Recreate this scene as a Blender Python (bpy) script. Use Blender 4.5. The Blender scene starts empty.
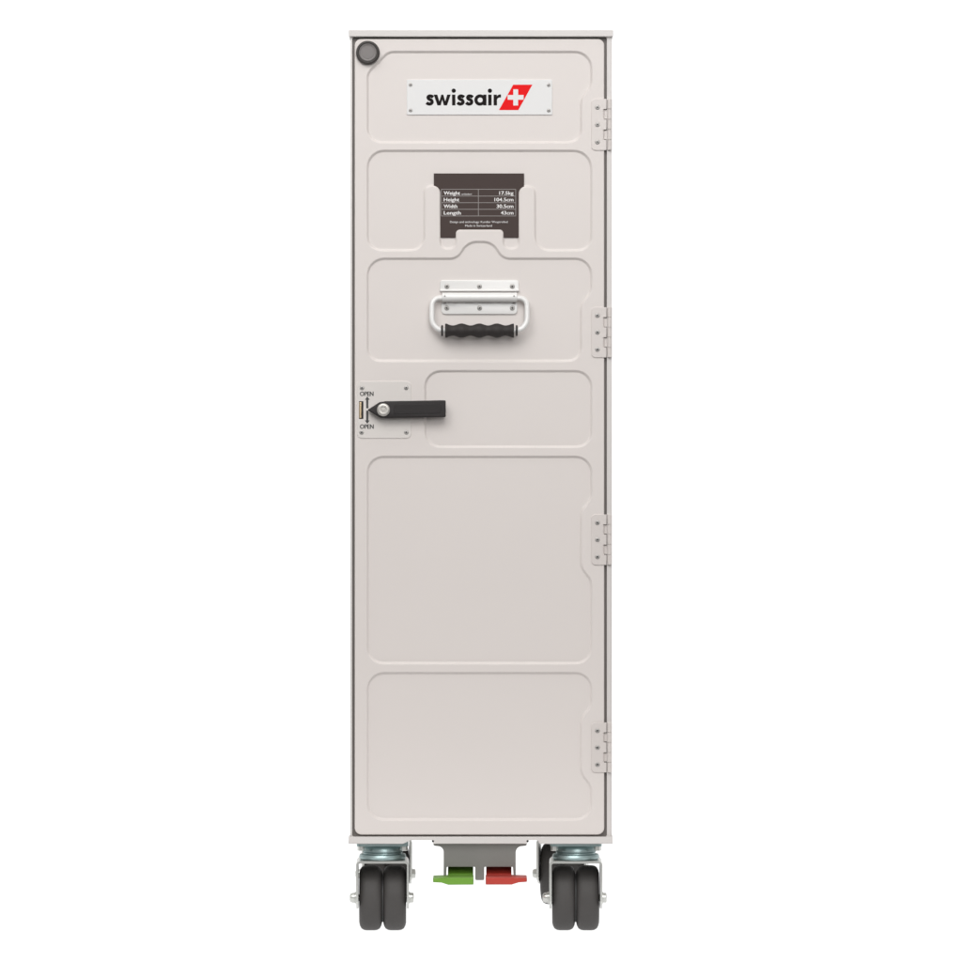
import bpy, bmesh, math
from mathutils import Vector, Matrix
from mathutils.geometry import tessellate_polygon

R = math.radians
S = 0.001162            # metres per photo pixel on the door plane
D = 4.6                 # camera distance to the door plane
ZC = 0.5275             # camera height
scene = bpy.context.scene
C = scene.collection

# ---------------------------------------------------------------- camera, world, lamps, exposure
cam_d = bpy.data.cameras.new("camera"); cam = bpy.data.objects.new("camera", cam_d); C.objects.link(cam)
cam_d.sensor_width = 36; cam_d.lens = 36 * D / (962 * S)
cam_d.clip_start = 0.05; cam_d.clip_end = 100
cam.location = (0, -D, ZC); cam.rotation_euler = (R(90), 0, 0)
scene.camera = cam

w = bpy.data.worlds.new("World"); scene.world = w; w.use_nodes = True
# world gradient shaped for the light: bright overhead, dark below, no actual room
_nt = w.node_tree; _bg = _nt.nodes["Background"]; _tc = _nt.nodes.new("ShaderNodeTexCoord")
_sx = _nt.nodes.new("ShaderNodeSeparateXYZ"); _cr = _nt.nodes.new("ShaderNodeValToRGB"); _mr = _nt.nodes.new("ShaderNodeMapRange")
_mr.inputs[1].default_value = -1; _mr.inputs[2].default_value = 1
_nt.links.new(_tc.outputs["Generated"], _sx.inputs[0]); _nt.links.new(_sx.outputs[2], _mr.inputs[0])
_nt.links.new(_mr.outputs[0], _cr.inputs[0]); _nt.links.new(_cr.outputs[0], _bg.inputs[0])
_cr.color_ramp.elements[0].position = 0.40; _cr.color_ramp.elements[0].color = (0.12, 0.118, 0.115, 1)
_cr.color_ramp.elements[1].position = 0.75; _cr.color_ramp.elements[1].color = (1.0, 0.985, 0.97, 1)
_bg.inputs[1].default_value = 0.78

def area(name, loc, target, size, size_y, power, col=(1, 1, 1)):
    l = bpy.data.lights.new(name, 'AREA'); l.shape = 'RECTANGLE'; l.size = size; l.size_y = size_y
    l.energy = power; l.color = col
    o = bpy.data.objects.new(name, l); C.objects.link(o); o.location = loc
    o.rotation_euler = (Vector(target) - Vector(loc)).to_track_quat('-Z', 'Y').to_euler()
    return o
area("softbox_key", (-0.4, -1.9, 2.2), (0, 0, 0.35), 2.0, 1.2, 38, (1, 1, 0.995))
area("added_fill_light", (0.6, -3.2, 1.5), (0, 0, 1.05), 1.3, 1.2, 4.6).data.spread = R(75)   # added frontal fill, lightens shadows; narrowed spread favours the top

scene.view_settings.view_transform = 'Standard'
scene.view_settings.look = 'None'
scene.view_settings.exposure = 0; scene.view_settings.gamma = 1
scene.cycles.max_bounces = 8
scene.cycles.use_denoising = True

# ---------------------------------------------------------------- materials
def mat(name, col, rough=0.5, metal=0.0, spec=0.5, bump=0.0, bscale=900, vary=0.0, vscale=6, emit=None, coat=0.0):
    m = bpy.data.materials.new(name); m.use_nodes = True
    nt = m.node_tree; b = nt.nodes["Principled BSDF"]
    b.inputs["Base Color"].default_value = (*col, 1)
    b.inputs["Roughness"].default_value = rough; b.inputs["Metallic"].default_value = metal
    b.inputs["Specular IOR Level"].default_value = spec
    b.inputs["Coat Weight"].default_value = coat
    tc = nt.nodes.new("ShaderNodeTexCoord")
    if vary:
        n = nt.nodes.new("ShaderNodeTexNoise"); n.inputs["Scale"].default_value = vscale; n.inputs["Detail"].default_value = 4
        nt.links.new(tc.outputs["Object"], n.inputs["Vector"])
        mx = nt.nodes.new("ShaderNodeMix"); mx.data_type = 'RGBA'
        mx.inputs[6].default_value = (*[c * (1 - vary) for c in col], 1)
        mx.inputs[7].default_value = (*[min(1, c * (1 + vary)) for c in col], 1)
        nt.links.new(n.outputs["Fac"], mx.inputs[0]); nt.links.new(mx.outputs[2], b.inputs["Base Color"])
    if bump:
        n2 = nt.nodes.new("ShaderNodeTexNoise"); n2.inputs["Scale"].default_value = bscale; n2.inputs["Detail"].default_value = 2
        nt.links.new(tc.outputs["Object"], n2.inputs["Vector"])
        bp = nt.nodes.new("ShaderNodeBump"); bp.inputs["Strength"].default_value = bump; bp.inputs["Distance"].default_value = 0.0004
        nt.links.new(n2.outputs["Fac"], bp.inputs["Height"]); nt.links.new(bp.outputs["Normal"], b.inputs["Normal"])
    if emit:
        b.inputs["Emission Color"].default_value = (*emit[0], 1); b.inputs["Emission Strength"].default_value = emit[1]
    return m

M = dict(
    door=mat("door_plastic", (0.663, 0.6145, 0.589), 0.42, bump=0.10, bscale=1400, vary=0.012, vscale=7),
    frame=mat("painted_aluminium", (0.610, 0.580, 0.563), 0.36, bump=0.05, vary=0.015),
    plate=mat("coated_plate", (0.65, 0.613, 0.585), 0.34, bump=0.04, vary=0.02),
    hinge=mat("hinge_steel", (0.615, 0.568, 0.543), 0.34, 0.0, bump=0.04),
    white=mat("white_enamel", (0.73, 0.72, 0.705), 0.28, bump=0.03, coat=0.2),
    nameplate=mat("nameplate_white", (0.70, 0.695, 0.69), 0.45, bump=0.03),
    ink=mat("black_ink", (0.014, 0.011, 0.011), 0.8, spec=0.1),
    inkgrey=mat("dark_grey_ink", (0.045, 0.045, 0.043), 0.5),
    red=mat("red_ink", (0.76, 0.014, 0.016), 0.8, spec=0.1),
    card=mat("card_brown", (0.062, 0.045, 0.041), 0.7, spec=0.2, vary=0.04, vscale=30),
    cardwhite=mat("card_print_white", (0.78, 0.76, 0.75), 0.5),
    cardline=mat("card_print_line", (0.26, 0.235, 0.225), 0.5),
    grip=mat("grip_rubber", (0.027, 0.023, 0.022), 0.6, spec=0.3, bump=0.25, bscale=1200),
    latch=mat("latch_plastic", (0.019, 0.016, 0.016), 0.5, spec=0.3, bump=0.12, bscale=1500),
    seal=mat("seal_rubber", (0.155, 0.14, 0.13), 0.6),
    rubber=mat("bumper_rubber", (0.035, 0.030, 0.027), 0.5, bump=0.1),
    cap=mat("bumper_cap_grey", (0.17, 0.155, 0.15), 0.45, bump=0.08),
    screw=mat("screw_steel", (0.40, 0.385, 0.37), 0.42, 0.5),
    dark=mat("dark_shade_and_screw", (0.012, 0.011, 0.011), 0.8),  # near-black: painted shade in slot and screw crosses, also dark rail screws
    brass=mat("brass", (0.72, 0.56, 0.36), 0.28, 0.9),
    tyre=mat("tyre_rubber", (0.054, 0.050, 0.048), 0.62, spec=0.4, bump=0.3, bscale=900, vary=0.16, vscale=45),
    hub=mat("wheel_hub", (0.10, 0.10, 0.10), 0.5),
    zinc=mat("zinc_steel", (0.60, 0.605, 0.58), 0.32, 0.75, bump=0.08, bscale=300, vary=0.08, vscale=60),
    bluezinc=mat("blue_zinc", (0.29, 0.37, 0.37), 0.36, 0.85, bump=0.08, bscale=300, vary=0.22, vscale=70),
    bracket=mat("bracket_aluminium", (0.235, 0.23, 0.215), 0.42, 0.55, bump=0.06, vary=0.06, vscale=25),
    green=mat("green_plastic", (0.14, 0.31, 0.03), 0.42, bump=0.08),
    redp=mat("red_plastic", (0.43, 0.038, 0.024), 0.42, bump=0.08),
    backdrop=mat("self_lit_white", (0.12, 0.12, 0.12), 0.6, emit=((1, 1, 1), 0.98)),  # glow added so floor and background stay pure white without shadows
)

# ---------------------------------------------------------------- helpers
def F(px, py):
    """photo measurement on the door plane -> metres (x, z)"""
    return ((px - 481) * S, ZC - (py - 481) * S)

WPOS = {}
def link(name, bm, m, parent=None, centre=True, smooth=None):
    me = bpy.data.meshes.new(name)
    bmesh.ops.recalc_face_normals(bm, faces=bm.faces[:])
    bm.to_mesh(me); bm.free()
    for x in (m if isinstance(m, (list, tuple)) else [m]): me.materials.append(x)
    o = bpy.data.objects.new(name, me); C.objects.link(o)
    c = Vector((0, 0, 0))
    if centre:
        xs = [v.co for v in me.vertices]
        lo = Vector([min(p[i] for p in xs) for i in range(3)]); hi = Vector([max(p[i] for p in xs) for i in range(3)])
        c = (lo + hi) / 2
        me.transform(Matrix.Translation(-c))
    WPOS[o.name] = c
    if parent: o.parent = parent
    o.location = c - (WPOS[parent.name] if (parent and centre) else Vector((0, 0, 0)))
    return o

def empty(name, loc, parent=None):
    o = bpy.data.objects.new(name, None); C.objects.link(o); o.empty_display_size = 0.05
    WPOS[o.name] = Vector(loc)
    if parent: o.parent = parent
    o.location = Vector(loc) - (WPOS[parent.name] if parent else Vector((0, 0, 0)))
    return o

def rounded(pts, px=True, n=7):
    """closed outline from (x, y, r) corners, in photo px on the door plane (or metres if px=False)"""
    out = []; N = len(pts)
    for i in range(N):
        p0 = Vector(pts[i - 1][:2]); p = Vector(pts[i][:2]); p1 = Vector(pts[(i + 1) % N][:2]); r = pts[i][2] if len(pts[i]) > 2 else 0
        a = (p0 - p); b = (p1 - p)
        if r <= 0: out.append(p.copy()); continue
        la, lb = a.length, b.length; a.normalize(); b.normalize()
        ang = math.acos(max(-1, min(1, a.dot(b))))
        t = r / math.tan(ang / 2)
        t = min(t, la * 0.499, lb * 0.499); r = t * math.tan(ang / 2)
        c = p + (a + b).normalized() * (r / math.sin(ang / 2))
        s = p + a * t - c; e = p + b * t - c
        a0 = math.atan2(s.y, s.x); da = math.atan2(e.y, e.x) - a0
        while da > math.pi: da -= 2 * math.pi
        while da < -math.pi: da += 2 * math.pi
        for k in range(n + 1):
            th = a0 + da * k / n; out.append(c + Vector((math.cos(th), math.sin(th))) * r)
    if px: out = [Vector(F(*p)) for p in out]
    # remove duplicates, orient counter-clockwise
    res = []
    for p in out:
        if not res or (p - res[-1]).length > 1e-6: res.append(p)
    if (res[0] - res[-1]).length < 1e-6: res.pop()
    ar = sum(res[i].x * res[(i + 1) % len(res)].y - res[(i + 1) % len(res)].x * res[i].y for i in range(len(res)))
    if ar < 0: res.reverse()
    return res

def inset(ol, d):
    if d == 0: return [p.copy() for p in ol]
    out = []; n = len(ol)
    for i in range(n):
        e0 = (ol[i] - ol[i - 1]).normalized(); e1 = (ol[(i + 1) % n] - ol[i]).normalized()
        n0 = Vector((-e0.y, e0.x)); n1 = Vector((-e1.y, e1.x)); m = (n0 + n1)
        m.normalize(); k = max(0.35, m.dot(n0))
        out.append(ol[i] + m * (d / k))
    return out

def ring(bm, ol, y):
    return [bm.verts.new((p.x, y, p.y)) for p in ol]
def strip(bm, a, b, smooth=True, mi=0):
    n = len(a)
    for i in range(n):
        f = bm.faces.new((a[i], a[(i + 1) % n], b[(i + 1) % n], b[i])); f.smooth = smooth; f.material_index = mi
def fill(bm, loops, mi=0):
    vs = [v for l in loops for v in l]
    tri = tessellate_polygon([[Vector((v.co.x, v.co.z, 0)) for v in l] for l in loops])
    for t in tri:
        try: f = bm.faces.new([vs[i] for i in t]); f.material_index = mi
        except ValueError: pass

def slab(ol, yf, yb, bev=0.0, bm=None, recess=(), rdepth=0.0, rw=0.0, holes=(), mi=0):
    """solid with outline ol between yf (front) and yb (back); rounded front edge; sunk fields and through holes"""
    bm = bm or bmesh.new()
    front = []
    if bev:
        st = 4; prev = None
        for k in range(st + 1):
            a = math.pi / 2 * k / st
            rg = ring(bm, inset(ol, bev * (1 - math.sin(a))), yf + bev * (1 - math.cos(a)))
            if prev: strip(bm, prev, rg, mi=mi)
            else: front.append(rg)
            prev = rg
        last = prev
    else:
        last = ring(bm, ol, yf); front.append(last); last = ring(bm, ol, yf); strip_from = front[0]
        strip(bm, strip_from, last, False, mi) if False else None
        for v in last: bm.verts.remove(v)
        last = front[0]
    back = ring(bm, ol, yb); strip(bm, last, back, False, mi)
    bl = [back]
    for h in holes:
        hf = ring(bm, h, yf); hb = ring(bm, h, yb); strip(bm, hf, hb, False, mi); front.append(hf); bl.append(hb)
    for rc in recess:
        prof = [(0, 0), (0.12, 0.03), (0.3, 0.2), (0.5, 0.5), (0.7, 0.8), (0.88, 0.97), (1, 1)]
        prev = None
        for u, v in prof:
            rg = ring(bm, inset(rc, rw * u), yf + rdepth * v)
            if prev: strip(bm, prev, rg, True, mi)
            else: front.append(rg)
            prev = rg
        fill(bm, [prev], mi)
    fill(bm, front, mi); fill(bm, bl, mi)
    return bm

def rect(x0, y0, x1, y1, r=0, px=True):
    return rounded([(x0, y0, r), (x1, y0, r), (x1, y1, r), (x0, y1, r)], px)

def lathe(prof, axis='z', o=(0, 0, 0), n=32, bm=None, mi=0, sharp=None):
    """prof: list of (t, r) along axis; ends closed when r == 0"""
    bm = bm or bmesh.new(); o = Vector(o); rings = []
    def pos(t, r, a):
        c, s = r * math.cos(a), r * math.sin(a)
        return o + Vector({'z': (c, s, t), 'x': (t, c, s), 'y': (c, t, s)}[axis])
    for t, r in prof:
        rings.append([bm.verts.new(pos(t, 0, 0))] if r == 0 else [bm.verts.new(pos(t, r, 2 * math.pi * k / n)) for k in range(n)])
    for a, b in zip(rings, rings[1:]):
        if len(a) == 1 and len(b) == 1: continue
        for k in range(n):
            j = (k + 1) % n
            if len(a) == 1: f = bm.faces.new((a[0], b[k], b[j]))
            elif len(b) == 1: f = bm.faces.new((a[k], a[j], b[0]))
            else: f = bm.faces.new((a[k], a[j], b[j], b[k]))
            f.smooth = True; f.material_index = mi
    return bm

def sharp_edges(o, deg=35):
    o.data.set_sharp_from_angle(angle=R(deg))

def tube(pts, r, bm=None, n=14, mi=0):
    bm = bm or bmesh.new(); P = [Vector(p) for p in pts]; prev = None; first = None
    up = Vector((0, 1, 0))
    for i, p in enumerate(P):
        t = ((P[min(i + 1, len(P) - 1)] - P[max(i - 1, 0)])).normalized()
        a = up.cross(t).normalized(); b = t.cross(a)
        rg = [bm.verts.new(p + (a * math.cos(2 * math.pi * k / n) + b * math.sin(2 * math.pi * k / n)) * r) for k in range(n)]
        if prev:
            for k in range(n):
                f = bm.faces.new((prev[k], prev[(k + 1) % n], rg[(k + 1) % n], rg[k])); f.smooth = True; f.material_index = mi
        else: first = rg
        prev = rg
    bm.faces.new(first); bm.faces.new(prev)
    return bm

def box(x0, x1, y0, y1, z0, z1, bm=None, bev=0.0, mi=0):
    bm = bm or bmesh.new()
    vs = [bm.verts.new((x, y, z)) for x in (x0, x1) for y in (y0, y1) for z in (z0, z1)]
    fs = [bm.faces.new([vs[i] for i in q]) for q in ((0, 1, 3, 2), (4, 6, 7, 5), (0, 4, 5, 1), (2, 3, 7, 6), (0, 2, 6, 4), (1, 5, 7, 3))]
    for f in fs: f.material_index = mi
    if bev:
        es = {e for f in fs for e in f.edges}
        bmesh.ops.bevel(bm, geom=list(es), offset=bev, segments=2, profile=0.5, affect='EDGES')
    return bm

def circle_px(cx, cy, r, n=28, px=True):
    ol = [Vector((cx + r * math.cos(2 * math.pi * k / n), cy + r * math.sin(2 * math.pi * k / n))) for k in range(n)]
    if px: ol = [Vector(F(*p)) for p in ol]; ol.reverse()
    return ol

# ---------------------------------------------------------------- lettering (flat printed glyph meshes)
def glyphs(txt, bold=0.0):
    cu = bpy.data.curves.new("txt", 'FONT'); cu.body = txt; cu.size = 1; cu.offset = bold; cu.resolution_u = 4
    o = bpy.data.objects.new("txt", cu); C.objects.link(o)
    dg = bpy.context.evaluated_depsgraph_get(); dg.update()
    me = bpy.data.meshes.new_from_object(o.evaluated_get(dg)); bpy.data.objects.remove(o); bpy.data.curves.remove(cu)
    vs = [v.co.xy.copy() for v in me.vertices]; fs = [list(p.vertices) for p in me.polygons]
    bpy.data.meshes.remove(me)
    return vs, fs
_H = {}
def write(bm, txt, x0, x1, base, cap, y, bold=0.0, mi=0, double=0.0):
    """letters fitted to the plate; double: a second strike beside the first, for heavy lettering"""
    if double:
        write(bm, txt, x0 + double, x1, base, cap, y - 0.00003, bold, mi); x1 -= double
    """letters fitted between px x0..x1, baseline and capital height in px"""
    if bold not in _H:
        hv, _ = glyphs("H", bold); _H[bold] = (min(v.y for v in hv), max(v.y for v in hv))
    h0, h1 = _H[bold]
    vs, fs = glyphs(txt, bold)
    lo = min(v.x for v in vs); hi = max(v.x for v in vs)
    bv = []
    for v in vs:
        X, Z = F(x0 + (v.x - lo) / (hi - lo) * (x1 - x0), base - (v.y - h0) / (h1 - h0) * cap)
        bv.append(bm.verts.new((X, y, Z)))
    for f in fs:
        try: q = bm.faces.new([bv[i] for i in f]); q.material_index = mi
        except ValueError: pass
    return bm

def poly(bm, pts, y, mi=0):
    fill(bm, [ring(bm, [Vector(F(*p)) for p in pts], y)], mi)

def stroke(bm, pts, wd, y, mi=0, smooth=6):
    P = [Vector(p) for p in pts]
    if smooth:
        Q = []
        for i in range(len(P) - 1):
            a = P[max(i - 1, 0)]; b = P[i]; c = P[i + 1]; d = P[min(i + 2, len(P) - 1)]
            for k in range(smooth):
                t = k / smooth
                Q.append(0.5 * ((2 * b) + (c - a) * t + (2 * a - 5 * b + 4 * c - d) * t * t + (3 * b - a - 3 * c + d) * t ** 3))
        Q.append(P[-1]); P = Q
    L = []; Rr = []
    for i, p in enumerate(P):
        t = (P[min(i + 1, len(P) - 1)] - P[max(i - 1, 0)]).normalized(); nn = Vector((-t.y, t.x)) * wd / 2
        for l, q in ((L, p + nn), (Rr, p - nn)):
            X, Z = F(q.x, q.y); l.append(bm.verts.new((X, y, Z)))
    for i in range(len(P) - 1):
        f = bm.faces.new((L[i], L[i + 1], Rr[i + 1], Rr[i])); f.material_index = mi

# ================================================================ SETTING: white sweep with added glow of its own
bm = bmesh.new()
prof = [(-0.30, 0.0), (-0.2, 0.0), (0.5, 0.0), (1.4, 0.0)]
for k in range(1, 13):
    a = R(90) * k / 12; prof.append((1.4 + 0.8 * math.sin(a), 0.8 - 0.8 * math.cos(a)))
prof.append((2.2, 3.6))
prev = None
for y, z in prof:
    cur = [bm.verts.new((x, y, z)) for x in (-4, 4)]
    if prev: f = bm.faces.new((prev[0], prev[1], cur[1], cur[0])); f.smooth = True
    prev = cur
o = link("backdrop", bm, M['backdrop'], centre=False); o['kind'] = 'structure'

# ================================================================ THE TROLLEY
trolley = empty("airline_trolley", (0, 0.2, 0))
trolley['label'] = "tall narrow pale grey galley trolley with one closed moulded door, standing on four twin-wheel casters"
trolley['category'] = "trolley"
DEPTH = 0.405

def part(name, bm, m, parent=trolley, sharp=None):
    o = link(name, bm, m, parent)
    if sharp: sharp_edges(o, sharp)
    return o

# body shell: hollow box, open at the front
outer = rounded([(350.4, 33, 0), (611.9, 33, 0), (611.9, 839.3, 0), (350.4, 839.3, 0)])
inner = rounded([(352.2, 37.0, 2), (606.9, 37.0, 2), (606.9, 836.8, 2), (352.2, 836.8, 2)])
bm = bmesh.new()
st = 4; prev = None
bevw = 0.0016
for k in range(st + 1):
    a = math.pi / 2 * k / st
    rg = ring(bm, inset(outer, bevw * (1 - math.sin(a))), 0.0005 + bevw * (1 - math.cos(a)))
    if prev: strip(bm, prev, rg)
    else: fr = rg
    prev = rg
bk = ring(bm, outer, DEPTH); strip(bm, prev, bk, False)
inf = ring(bm, inner, 0.0005); inb = ring(bm, inner, DEPTH - 0.015); strip(bm, inf, inb, False)
fill(bm, [fr, inf]); fill(bm, [bk]); fill(bm, [inb])
body = part("body", bm, M['frame'])

# top cap
x0, zt = F(348.9, 30.2); x1, zb = F(613.0, 37.0)
part("top_cap", box(x0, x1, -0.0035, DEPTH + 0.003, zb, zt, bev=0.0009), M['frame'])
# bottom rail, lower at the corners and behind the brake bracket
ol = rounded([(348.6, 836.6, 0), (612.6, 836.6, 0), (612.6, 843.7, 0.5), (540, 843.7, 2), (537.5, 840.0, 1), (528.3, 840.0, 1), (527, 843.6, 1), (433.5, 843.6, 1), (432, 840.0, 1), (411, 840.0, 2), (403, 843.7, 3), (348.6, 843.7, 0.5)])
rail = part("bottom_rail", slab(ol, -0.003, 0.02, 0.0007), M['frame'])
for sx in (433.0, 527.6):
    X, Z = F(sx, 841.0)
    part("screw", lathe([(-0.0031, 0), (-0.0036, 0.0007), (-0.0030, 0.0013), (0, 0.0013)], 'y', (X, 0, Z), 12), M['dark'], rail)

# rubber door seal in the gap
so = inset(rounded([(352.2, 37.0, 2), (606.9, 37.0, 2), (606.9, 836.8, 2), (352.2, 836.8, 2)]), -0.0004)
si = rounded([(355.2, 39.3, 6), (603.8, 39.3, 6), (603.8, 834.3, 6), (355.2, 834.3, 6)])
part("door_seal", slab(so, 0.0042, 0.016, 0, holes=[si]), M['seal'])

# door with six sunk fields
P1 = rounded([(366.2, 72.3, 14), (388, 50.4, 14), (592.8, 50.4, 19), (592.8, 86, 17), (582.6, 99, 17), (582.6, 143.6, 14), (366.2, 143.6, 15)])
P2 = rounded([(366.2, 149.3, 18), (592.7, 149.3, 19), (592.7, 251.5, 14), (533.7, 251.5, 15), (533.7, 187.6, 6.2), (520.2, 187.6, 6.2), (520.2, 250, 8.2),
              (502, 250, 8.2), (502, 231, 2.6), (457.3, 231, 2.6), (457.3, 250, 8.2), (438.8, 250, 8.2), (438.8, 187, 6.2), (425.8, 187, 6.2), (425.8, 251.5, 15), (366.2, 251.5, 15)])
P3 = rounded([(366.2, 257.2, 18), (456.5, 257.2, 12), (467, 240.4, 20), (493, 240.4, 20), (503.5, 257.2, 12), (592.7, 257.2, 19), (592.7, 292, 17), (582.4, 305, 17), (582.4, 362.2, 14), (366.2, 362.2, 14)])
P4 = rounded([(423.8, 369.7, 17), (592.7, 369.7, 17), (592.7, 448.2, 16), (423.8, 448.2, 16)])
P5 = rounded([(366.2, 455.4, 17), (592.7, 455.4, 17), (592.7, 499, 17), (582.3, 512, 17), (582.3, 567, 17), (592.7, 580, 17), (592.7, 664.6, 17), (366.2, 664.6, 17)])
P6 = rounded([(366.2, 671.6, 18), (592.7, 671.6, 18), (592.7, 706, 17), (582.3, 719, 17), (582.3, 773, 17), (592.7, 786, 17), (592.7, 821, 17), (366.2, 821, 17)])
RD, RW = 0.0027, 0.0034
door_ol = rounded([(354.6, 38.9, 6.5), (604.3, 38.9, 6.5), (604.3, 834.8, 7), (354.6, 834.8, 7)])
door = part("door", slab(door_ol, 0.0, 0.028, 0.0012, recess=[P1, P2, P3, P4, P5, P6], rdepth=RD, rw=RW), M['door'])

# round corner bumper
X, Z = F(367.9, 52.9); p = S
bump = part("corner_bumper", lathe([(0, 11.9 * p), (-0.0045, 11.7 * p), (-0.0060, 11.0 * p), (-0.0064, 10.0 * p), (-0.0060, 9.1 * p), (-0.003, 8.9 * p), (-0.003, 0)], 'y', (X, 0, Z), 56), M['rubber'])
sharp_edges(part("cap", lathe([(-0.0025, 8.95 * p), (-0.0058, 8.85 * p), (-0.0062, 8.6 * p), (-0.0062, 8.1 * p), (-0.0056, 7.7 * p), (-0.0054, 6.4 * p), (-0.0057, 6.2 * p), (-0.0057, 0)], 'y', (X, 0, Z), 56), M['cap'], bump), 25)

# a shared cross-head screw, copied everywhere
def screw_bm():
    bm = lathe([(0.0002, 2.4 * S), (-0.00025, 2.4 * S), (-0.00055, 2.1 * S), (-0.0007, 1.5 * S), (-0.00072, 1.0 * S), (-0.00072, 0)], 'y', (0, 0, 0), 20, mi=0)
    wd, ln = 0.34, 1.15
    for i, quad in enumerate(([(-ln, -wd), (ln, -wd), (ln, wd), (-ln, wd)], [(-wd, -ln), (wd, -ln), (wd, ln), (-wd, ln)], [(-0.75, 0), (0, -0.75), (0.75, 0), (0, 0.75)])):
        f = bm.faces.new([bm.verts.new((x * S, -0.00076 - 0.00003 * i, z * S)) for x, z in quad]); f.material_index = 1  # flat dark quads paint the shade of the cross recess
    return bm
_scr = None
_sc = 0
def screw(px, py, y, parent, scale=1.0):
    global _scr, _sc
    _sc += 1
    if _scr is None:
        o = link("screw", screw_bm(), [M['screw'], M['dark']], centre=False); _scr = o
    else:
        o = _scr.copy(); C.objects.link(o)
    X, Z = F(px, py); o.parent = parent; o.scale = (scale,) * 3
    o.rotation_euler = (0, R((_sc * 37) % 90), 0)
    o.location = Vector((X, y, Z)) - WPOS[parent.name]
    WPOS[o.name] = Vector((X, y, Z))
    return o

# nameplate
np_ = part("nameplate", slab(rect(406.8, 79.6, 552.2, 114.6, 1.0), RD - 0.0014, RD + 0.0003, 0.0003), M['nameplate'])
yf = RD - 0.0014
for sx, sy in ((410.6, 84.6), (410.6, 110.2), (548.7, 84.9), (548.7, 110.4)): screw(sx, sy, yf, np_, 0.82)
bm = bmesh.new(); yl = yf - 0.0001
def letter_s(x):
    stroke(bm, [(x + q[0] * 1.02, 94.3 + q[1]) for q in ((7.0, 2.95), (5.7, 1.95), (4.2, 1.6), (2.7, 1.9), (2.0, 3.2), (2.8, 4.5), (4.3, 5.3), (5.6, 6.3), (6.0, 7.8), (5.1, 9.1), (3.5, 9.6), (1.8, 9.2), (0.5, 8.2))], 3.25, yl)
letter_s(426.0); letter_s(456.9); letter_s(465.6)
poly(bm, [(433.7, 94.5), (437.3, 94.5), (439.4, 101.3), (441.2, 94.5), (443.3, 94.5), (445.2, 101.3), (447.2, 94.5), (450.7, 94.5), (447.0, 105.3), (443.8, 105.3), (442.2, 99.6), (440.7, 105.3), (437.4, 105.3)], yl)
for x in (452.0, 488.2):
    poly(bm, [(x, 94.5), (x + 3.4, 94.5), (x + 3.4, 105.3), (x, 105.3)], yl)
    poly(bm, [(x + 1.7 + 2.15 * math.cos(t * math.pi / 12), 90.6 + 2.15 * math.sin(t * math.pi / 12)) for t in range(24)], yl)
oo = ring(bm, circle_px(480.0, 99.9, 5.7, 40), yl); ii = ring(bm, circle_px(480.2, 99.9, 2.5, 40), yl)
strip(bm, oo, ii, False)
poly(bm, [(483.2, 94.5), (486.5, 94.5), (486.5, 105.3), (483.2, 105.3)], yl - 0.00004)
poly(bm, [(493.6, 94.5), (496.9, 94.5), (496.9, 96.0), (498.0, 94.9), (499.4, 94.3), (501.0, 94.3), (501.0, 97.5), (499.2, 97.5), (497.6, 98.3), (497.0, 99.8), (497.0, 105.3), (493.6, 105.3)], yl)
link("lettering", bm, M['ink'], np_)
bm = bmesh.new(); poly(bm, [(513.2, 84.6), (532.4, 84.6), (518.3, 110.0), (498.9, 110.0)], yl)
yc = yl - 0.00008
poly(bm, [(513.3, 89.2), (518.1, 89.2), (518.1, 94.9), (523.6, 94.9), (523.6, 99.6), (518.1, 99.6), (518.1, 105.4), (513.3, 105.4), (513.3, 99.6), (507.7, 99.6), (507.7, 94.9), (513.3, 94.9)], yc, 1)
link("emblem", bm, [M['red'], M['nameplate']], np_)

def hcyl(x0, x1, cy, r, yc, bm, sy=1.0, n=24):
    X0, Z = F(x0, cy); X1, _ = F(x1, cy); b2 = lathe([(X0, 0), (X0, r * 0.9), (X0 + 0.0004, r), (X1 - 0.0004, r), (X1, r * 0.9), (X1, 0)], 'x', (0, yc, Z), n, bm)
    return b2
# carrying handle --------------------------------------------------
yb = RD + 0.0002
up = rounded([(440.3, 280.2, 2.5), (518.4, 280.2, 2.5), (519.0, 291.5, 0.5), (439.7, 291.5, 0.5)])
handle = empty("carry_handle", (F(479.5, 0)[0], 0, F(0, 298)[1]), trolley)
bm = slab(up, RD - 0.0022, yb, 0.0006)
hcyl(440.0, 519.0, 290.4, 1.3 * S, RD - 0.0024, bm)
part("mounting_plate", bm, M['white'], handle, sharp=40)
lw = rounded([(441.0, 302.5, 0.3), (517.5, 302.5, 0.3), (517.2, 314.2, 4), (441.4, 314.2, 4)])
part("mounting_plate", slab(lw, RD - 0.0022, yb, 0.0006), M['white'], handle, sharp=40)
# raised channel that holds the bail, plus the pressed ridge above it
bm = bmesh.new(); hcyl(442.0, 517.0, 297.6, 4.9 * S, -0.0030, bm)
part("channel", bm, M['white'], handle, sharp=40)
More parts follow.
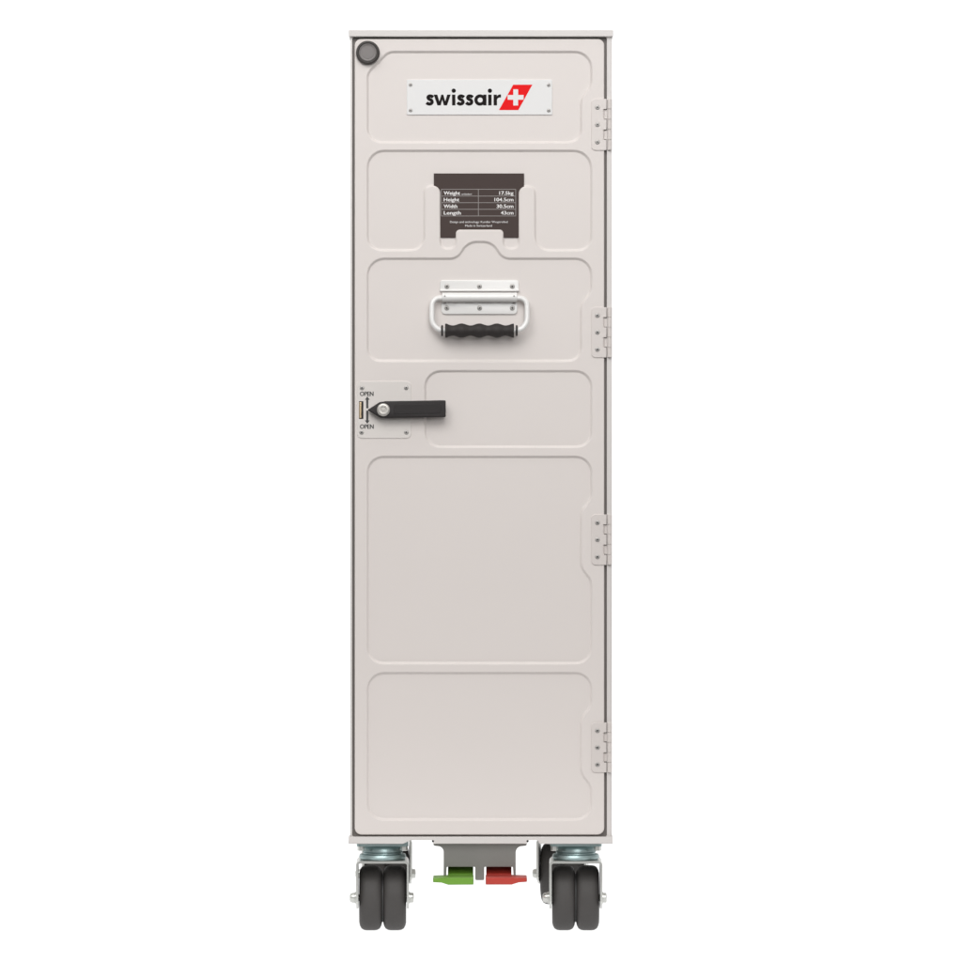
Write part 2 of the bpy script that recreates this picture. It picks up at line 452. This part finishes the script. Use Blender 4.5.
# bail wire
path = []
def arc(cx, cy, r, a0, a1, n=8, ys=(0, 0)):
    for k in range(n + 1):
        a = R(a0 + (a1 - a0) * k / n); X, Z = F(cx + r * math.cos(a), cy + r * math.sin(a)); path.append((X, 0, Z))
def add(px, py):
    X, Z = F(px, py); path.append((X, 0, Z))
add(449, 298.2); arc(440.0, 306.2, 8.0, -90, -180); arc(444.5, 318.5, 12.5, 180, 112); add(446, 331.3); add(479, 331.3)
def ydepth(z):
    t = (F(0, 298)[1] - z) / (33 * S); return -0.0045 - 0.0070 * max(0, min(1, t))
left = [(x, ydepth(z), z) for x, _, z in path]
ox = F(479.5, 0)[0]
right = [(2 * ox - x, y, z) for x, y, z in reversed(left)][1:]
wire = left + right
part("bail", tube(wire, 2.65 * S, n=16), M['white'], handle, sharp=50)
gy = ydepth(F(0, 331.3)[1])
prof = [(445.2, 0), (445.2, 6.6), (445.8, 7.1), (447.2, 6.9)]
for k in range(61):
    x = 448 + 63 * k / 60
    prof.append((x, 6.2 - 1.0 * math.cos((x - 461.7) / 17.6 * 2 * math.pi + math.pi) ))
prof += [(512.2, 6.9), (513.4, 7.1), (513.9, 6.6), (513.9, 0)]
Zg = F(0, 331.0)[1]
part("grip", lathe([((x - 481) * S, r * S) for x, r in prof], 'x', (0, gy, Zg), 40), M['grip'], handle, sharp=50)
for wx in (442.2, 516.6):
    X = (wx - 481) * S
    part("washer", lathe([(X - 0.0011, 0.003), (X - 0.0011, 5.0 * S), (X - 0.0007, 5.5 * S), (X + 0.0007, 5.5 * S), (X + 0.0011, 5.0 * S), (X + 0.0011, 0.003)], 'x', (0, gy, Zg), 28), M['grip'], handle)
for sx, sy in ((447.0, 286.3), (479.5, 286.4), (512.3, 286.3), (446.8, 308.0), (479.6, 308.0), (512.4, 308.0)): screw(sx, sy, RD - 0.0022, handle, 1.05)
for sx in (444.9, 514.0):
    X, Z = F(sx, 296.4)
    part("pin", lathe([(-0.0088, 0), (-0.0090, 0.0009), (-0.0080, 0.0011), (-0.006, 0.0011)], 'y', (X, 0, Z), 12), M['screw'], handle)
    X, Z = F(sx, 302.3)
    part("stop_tab", box(X - 0.0016, X + 0.0016, -0.0034, 0.0015, Z - 0.0013, Z + 0.0009, bev=0.0003), M['cap'], handle)

# latch --------------------------------------------------------------
slot = rect(359.0, 401.2, 363.4, 419.0, 0.5)
latch = part("latch_plate", slab(rect(357.0, 381.3, 411.2, 438.3, 5), -0.0009, 0.0002, 0.0004, holes=[slot]), M['plate'])
for sx, sy in ((362.0, 388.0), (406.2, 387.8), (361.6, 432.4), (406.4, 432.4)): screw(sx, sy, -0.0009, latch, 0.95)
bm = slab(rect(358.4, 400.6, 364.0, 419.6), -0.00025, 0.00005)
link("slot", bm, M['dark'], latch)  # flat dark sheet, paints the shade inside the latch opening
bm = slab(rect(359.3, 402.0, 361.6, 418.2, 0.8), -0.0016, 0.00012, 0.0007)
link("bolt", bm, M['brass'], latch)
bm = bmesh.new(); yp = -0.00098
write(bm, "OPEN", 359.9, 373.6, 396.0, 4.4, yp, 0.010, 0, 0.35)
link("lettering", bm, M['inkgrey'], latch)
bm = bmesh.new()
write(bm, "OPEN", 359.9, 373.8, 428.8, 4.4, yp, 0.010, 0, 0.35)
link("lettering", bm, M['inkgrey'], latch)
bm = bmesh.new()
poly(bm, [(367.3, 396.3), (369.7, 399.8), (368.4, 399.8), (368.4, 408.3), (366.2, 408.3), (366.2, 399.8), (364.9, 399.8)], yp)
link("arrow", bm, M['inkgrey'], latch)
bm = bmesh.new()
poly(bm, [(366.2, 410.6), (368.4, 410.6), (368.4, 420.4), (369.7, 420.4), (367.3, 423.8), (364.9, 420.4), (366.2, 420.4)], yp)
link("arrow", bm, M['inkgrey'], latch)
X, Z = F(383.7, 410)
bar_ol = rounded([(367.6, 410.2, 0.6), (380.0, 402.2, 5), (386, 401.4, 8), (445.8, 400.4, 1.2), (445.8, 417.2, 1.2), (386, 418.3, 8), (380.5, 418.0, 5)])
bm = slab(bar_ol, -0.0125, -0.0045, 0.0012)
lathe([(-0.0005, 0), (-0.0005, 0.0080), (-0.0050, 0.0080), (-0.0050, 0)], 'y', (X, 0, Z), 32, bm)
# long pressed channel on the grip face
ch = rounded([(394, 404.6, 2), (441.5, 404.0, 2), (441.5, 413.6, 2), (394, 414.3, 2)])
bar = part("latch_lever", bm, M['latch'], sharp=55)
part("inlay", slab(ch, -0.0129, -0.0122, 0.0004), M['latch'], bar)
part("pivot_screw", lathe([(-0.0120, 6.5 * S), (-0.0138, 6.4 * S), (-0.0146, 5.6 * S), (-0.0148, 4.3 * S), (-0.0146, 2.9 * S), (-0.0140, 2.7 * S), (-0.0140, 1.6 * S), (-0.0147, 1.4 * S), (-0.0147, 0)], 'y', (X, 0, Z), 40), mat("pivot_steel", (0.52, 0.50, 0.47), 0.38, 0.55), bar, sharp=60)

# hinges --------------------------------------------------------------
def hinge(y0, y1):
    h = (y1 - y0) / 5
    ol = rounded([(591.4, y0, 4), (606.5, y0, 0), (606.5, y0 + h, 0), (603.2, y0 + h, 0.4), (603.2, y0 + 2 * h, 0.4), (606.5, y0 + 2 * h, 0), (606.5, y0 + 3 * h, 0),
                  (603.2, y0 + 3 * h, 0.4), (603.2, y0 + 4 * h, 0.4), (606.5, y0 + 4 * h, 0), (606.5, y1, 0), (591.4, y1, 4)])
    hg = part("hinge", slab(ol, -0.0013, 0.0002, 0.0004), M['hinge'])
    # knuckles
    bm = bmesh.new(); X = (609.6 - 481) * S
    for k in range(5):
        za = F(0, y0 + k * h)[1] - 0.00022; zb = F(0, y0 + (k + 1) * h)[1] + 0.00022; r = 2.35 * S
        lathe([(zb, 0), (zb, r * 0.88), (zb + 0.0003, r), (za - 0.0003, r), (za, r * 0.88), (za, 0)], 'z', (X, -0.0006, 0), 20, bm)
    z0, z1 = F(0, y0)[1], F(0, y1)[1]
    lathe([(z1, 0), (z1, 1.5 * S), (z0, 1.5 * S), (z0, 0)], 'z', (X, -0.0006, 0), 12, bm)
    part("knuckle", bm, M['hinge'], hg, sharp=40)
    bm = bmesh.new()
    for k in (1, 3):
        xa, za = F(604.3, y0 + k * h + 0.6); xb, zb = F(608.5, y0 + (k + 1) * h - 0.6)
        box(xa, xb, 0.0010, 0.0040, zb, za, bm, 0.0003)
    part("frame_leaf", bm, M['hinge'], hg)
    for k in (0.165, 0.5, 0.84): screw(597.4, y0 + (y1 - y0) * k, -0.0013, hg, 1.0)
for a, b in ((99.0, 150.3), (307.2, 357.5), (514.4, 564.9), (722.4, 772.4)): hinge(a, b)

# brake bracket and pedals --------------------------------------------
bo = rounded([(433.4, 842.5, 0), (526.8, 842.5, 0), (526.8, 846.0, 1.5), (515.8, 847.2, 9), (515.8, 876, 0.5), (513.6, 876, 0.5), (513.0, 867.2, 1), (484.2, 867.2, 1),
              (484.2, 880.6, 1.5), (475.2, 880.6, 1.5), (475.2, 867.2, 1), (446.6, 867.2, 1), (446.2, 876, 0.5), (443.6, 876, 0.5), (443.6, 847.2, 9), (433.4, 846.0, 1.5)])
bm = slab(bo, 0.0040, 0.0062, 0.0004)
# cheeks and top flange running back under the floor of the trolley
zt = F(0, 839.6)[1]
for xa, xb in ((443.7, 445.4), (514.0, 515.7), (478.6, 480.8)):
    box((xa - 481) * S, (xb - 481) * S, 0.0060, 0.10, F(0, 874)[1], zt, bm)
box((440 - 481) * S, (520 - 481) * S, 0.0070, 0.10, zt - 0.002, zt + 0.001, bm)
part("brake_bracket", bm, M['bracket'])
def pedal(pts, back, m, label):
    ol = rounded(pts)
    bm = slab(ol, -0.020, 0.012, 0.0010)
    # arm that slopes up and back from the tread into the bracket
    (xa, xb) = back
    za, zb = F(0, 880.5)[1], F(0, 866.0)[1]
    vs = []
    for y, z in ((0.0118, za), (0.0118, za + 0.0065), (0.030, zb), (0.075, zb + 0.004), (0.075, zb - 0.002), (0.034, zb - 0.007)):
        vs.append([bm.verts.new(((x - 481) * S, y, z)) for x in (xa, xb)])
    n = len(vs)
    for i in range(n): bm.faces.new((vs[i][0], vs[i][1], vs[(i + 1) % n][1], vs[(i + 1) % n][0]))
    bm.faces.new([v[0] for v in vs]); bm.faces.new([v[1] for v in vs])
    o = part("brake_pedal", bm, m); o['label'] = label
pedal([(433.2, 876.4, 0.8), (446.5, 876.0, 1), (473.6, 876.0, 0.8), (473.6, 883.0, 0.8), (448.5, 883.2, 2), (441.5, 881.0, 2), (433.2, 880.6, 0.8)], (447.8, 473.2), M['green'], "green brake pedal pointing left")
pedal([(526.8, 876.2, 0.8), (513.8, 875.8, 1), (485.6, 875.8, 0.8), (485.6, 883.0, 0.8), (511.5, 883.0, 2), (518.5, 880.8, 2), (526.8, 880.2, 0.8)], (486.2, 511.6), M['redp'], "red brake pedal pointing right")

# casters --------------------------------------------------------------
def make_caster():
    c = empty("caster", (0, 0, 0))
    def sub(name, bm, m, sharp=None):
        o = link(name, bm, m, centre=False); o.parent = c
        if sharp: sharp_edges(o, sharp)
        return o
    zt = F(0, 839.3)[1]
    TR = 0.020          # trail of the axle behind the swivel
    bm = bmesh.new()
    slabp = rect(-0.030, -0.030, 0.030, 0.030, 0.004, px=False)
    lo = [bm.verts.new((p.x, p.y, 0.1028)) for p in slabp]; hi = [bm.verts.new((p.x, p.y, zt)) for p in slabp]
    strip(bm, lo, hi, False); bm.faces.new(lo); bm.faces.new(hi)
    sub("mounting_plate", bm, M['bluezinc'])
    for sx in (-1, 1):
        for sy in (-1, 1):
            sub("bolt", lathe([(0.0975, 0), (0.0975, 0.0038), (0.0980, 0.0043), (0.1029, 0.0043), (0.1029, 0)], 'z', (sx * 0.0250, sy * 0.0250, 0), 6), M['zinc'], 30)
    bm = lathe([(0.1030, 0), (0.1030, 0.0200), (0.1010, 0.0225), (0.0985, 0.0240), (0.0950, 0.0243), (0.0936, 0.0228), (0.0924, 0.0230), (0.0914, 0.0266), (0.0890, 0.0276), (0.0868, 0.0272), (0.0850, 0.0250), (0.0850, 0)], 'z', (0, 0, 0), 48)
    sub("swivel_head", bm, M['bluezinc'], 30)
    # fork: inverted U, bent plate
    wi, wo = 0.0283, 0.0308; ztop = 0.0853; zin = 0.0825; r = 0.005
    prof = rounded([(-wo, 0.0382, 0), (-wo, ztop, r), (wo, ztop, r), (wo, 0.0382, 0), (wi, 0.0382, 0), (wi, zin, r - 0.0026), (-wi, zin, r - 0.0026), (-wi, 0.0382, 0)], px=False, n=5)
    bm = bmesh.new()
    ya, yb_ = -0.026, 0.034
    a = [bm.verts.new((p.x, ya, p.y)) for p in prof]; b = [bm.verts.new((p.x, yb_, p.y)) for p in prof]
    strip(bm, a, b, True)
    fill(bm, [a]); fill(bm, [b])
    # cheeks: side plates tapering down to the axle eye
    for sx in (-1, 1):
        side = rounded([(-0.026, 0.040, 0), (0.034, 0.040, 6e-3), (TR + 0.011, 0.030, 0.008), (TR + 0.006, 0.0265, 0.008), (TR - 0.012, 0.0265, 0.008), (-0.020, 0.034, 0.004)], px=False)
        x0_, x1_ = (wi * sx, wo * sx)
        lo = [bm.verts.new((x0_, p.x, p.y)) for p in side]; hi = [bm.verts.new((x1_, p.x, p.y)) for p in side]
        strip(bm, lo, hi, False); bm.faces.new(lo); bm.faces.new(hi)
    sub("fork", bm, M['zinc'], 40)
    Rw = 0.0381
    for cx in (-0.0141, 0.0141):
        hw = 0.0134
        bm = lathe([(cx - hw + 0.002, 0.008), (cx - hw + 0.002, 0.022), (cx - hw, 0.024), (cx - hw, Rw - 0.0090), (cx - hw + 0.0008, Rw - 0.0055), (cx - hw + 0.0026, Rw - 0.0022), (cx - hw + 0.0056, Rw - 0.0005), (cx - hw + 0.009, Rw),
                    (cx + hw - 0.009, Rw), (cx + hw - 0.0056, Rw - 0.0005), (cx + hw - 0.0026, Rw - 0.0022), (cx + hw - 0.0008, Rw - 0.0055), (cx + hw, Rw - 0.0090), (cx + hw, 0.024), (cx + hw - 0.002, 0.022), (cx + hw - 0.002, 0.008)],
                   'x', (0, TR, Rw), 72)
        # hub core
        lathe([(cx - hw + 0.0005, 0), (cx - hw + 0.0005, 0.010), (cx + hw - 0.0005, 0.010), (cx + hw - 0.0005, 0)], 'x', (0, TR, Rw), 24, bm, 1)
        sub("wheel", bm, [M['tyre'], M['hub']], 45)
    sub("spacer", lathe([(-0.0008, 0), (-0.0008, 0.0285), (0.0008, 0.0285), (0.0008, 0)], 'x', (0, TR, Rw), 40), M['hub'])
    bm = lathe([(-0.0385, 0), (-0.0388, 0.0030), (-0.0378, 0.0050), (-0.0352, 0.0060), (-0.0330, 0.0060), (-0.0328, 0.0068), (-0.0309, 0.0068), (-0.0309, 0.004),
                (0.0309, 0.004), (0.0309, 0.0068), (0.0322, 0.0068), (0.0322, 0.0058), (0.0354, 0.0058), (0.0364, 0.0048), (0.0364, 0)], 'x', (0, TR, Rw), 18)
    sub("axle_bolt", bm, M['zinc'], 30)
    return c
c0 = make_caster()
kids = list(c0.children)
base = WPOS[trolley.name]
def px_at(px, y): return (px - 481) * S * (D + y) / D
spots = [(382.7, 0.050, 1.2), (575.6, 0.050, -0.8), (386.4, 0.335, 2.5), (563.4, 0.335, -4.5)]
for i, (px, y, a) in enumerate(spots):
    if i == 0: c = c0
    else:
        c = c0.copy(); C.objects.link(c)
        for k in kids:
            d = k.copy(); C.objects.link(d); d.parent = c
    c.parent = trolley
    ax = Vector((0, 0.020, 0)); ax.rotate(Matrix.Rotation(R(a), 3, 'Z'))
    c.location = Vector((px_at(px, y), y, 0)) - ax - base
    c.rotation_euler = (0, 0, R(a))

# ================================================================ DATA CARD (slips into the slot of the door)
yf = RD - 0.0014
bm = slab(rounded([(433.8, 173.3, 0.3), (524.1, 173.3, 0.3), (524.1, 187.6, 0), (520.8, 191.6, 1.5), (520.4, 237.6, 0), (502.4, 237.6, 0), (502.4, 231, 2.8), (456.9, 231, 2.8), (456.9, 237.6, 0), (438.4, 237.6, 0), (438.2, 191.6, 1.5), (433.8, 187.2, 0)]), yf, RD + 0.0001, 0.00015)
card = link("data_card", bm, M['card'])
card['label'] = "dark brown card with white table of weight and measures in the trolley door slot"
card['category'] = "card"
bm = bmesh.new(); y = yf - 0.00009
B = 0.008
write(bm, "Weight", 443.7, 460.1, 194.7, 3.5, y, B, 0, 0.16); write(bm, "unladen", 461.4, 471.6, 194.7, 1.5, y, 0.0)
write(bm, "Height", 443.7, 459.3, 201.3, 3.5, y, B, 0, 0.16)
write(bm, "Width", 443.6, 457.4, 207.9, 3.5, y, B, 0, 0.16)
write(bm, "Length", 443.7, 460.9, 214.5, 3.5, y, B, 0, 0.16)
write(bm, "17.5kg", 499.2, 513.5, 194.7, 3.5, y, B, 0, 0.16); write(bm, "104.5cm", 494.4, 513.5, 201.3, 3.5, y, B, 0, 0.16)
write(bm, "30.5cm", 496.6, 513.5, 207.9, 3.5, y, B, 0, 0.16); write(bm, "43cm", 500.7, 513.5, 214.5, 3.5, y, B, 0, 0.16)
write(bm, "Design and technology: Kundler Wraptrolled", 450.0, 507.6, 222.8, 2.0, y, 0.0)
write(bm, "Made in Switzerland", 465.2, 492.0, 226.6, 2.0, y, 0.0)
link("lettering", bm, M['cardwhite'], card)
bm = bmesh.new(); hw = 0.28
for ly in (189.2, 196.0, 202.6, 209.2, 215.9):
    poly(bm, [(441.3, ly - hw), (515.8, ly - hw), (515.8, ly + hw), (441.3, ly + hw)], y)
for lx in (441.4, 478.4, 515.7):
    poly(bm, [(lx - hw, 189.0), (lx + hw, 189.0), (lx + hw, 216.1), (lx - hw, 216.1)], y - 0.00003)
link("table_lines", bm, M['cardline'], card)
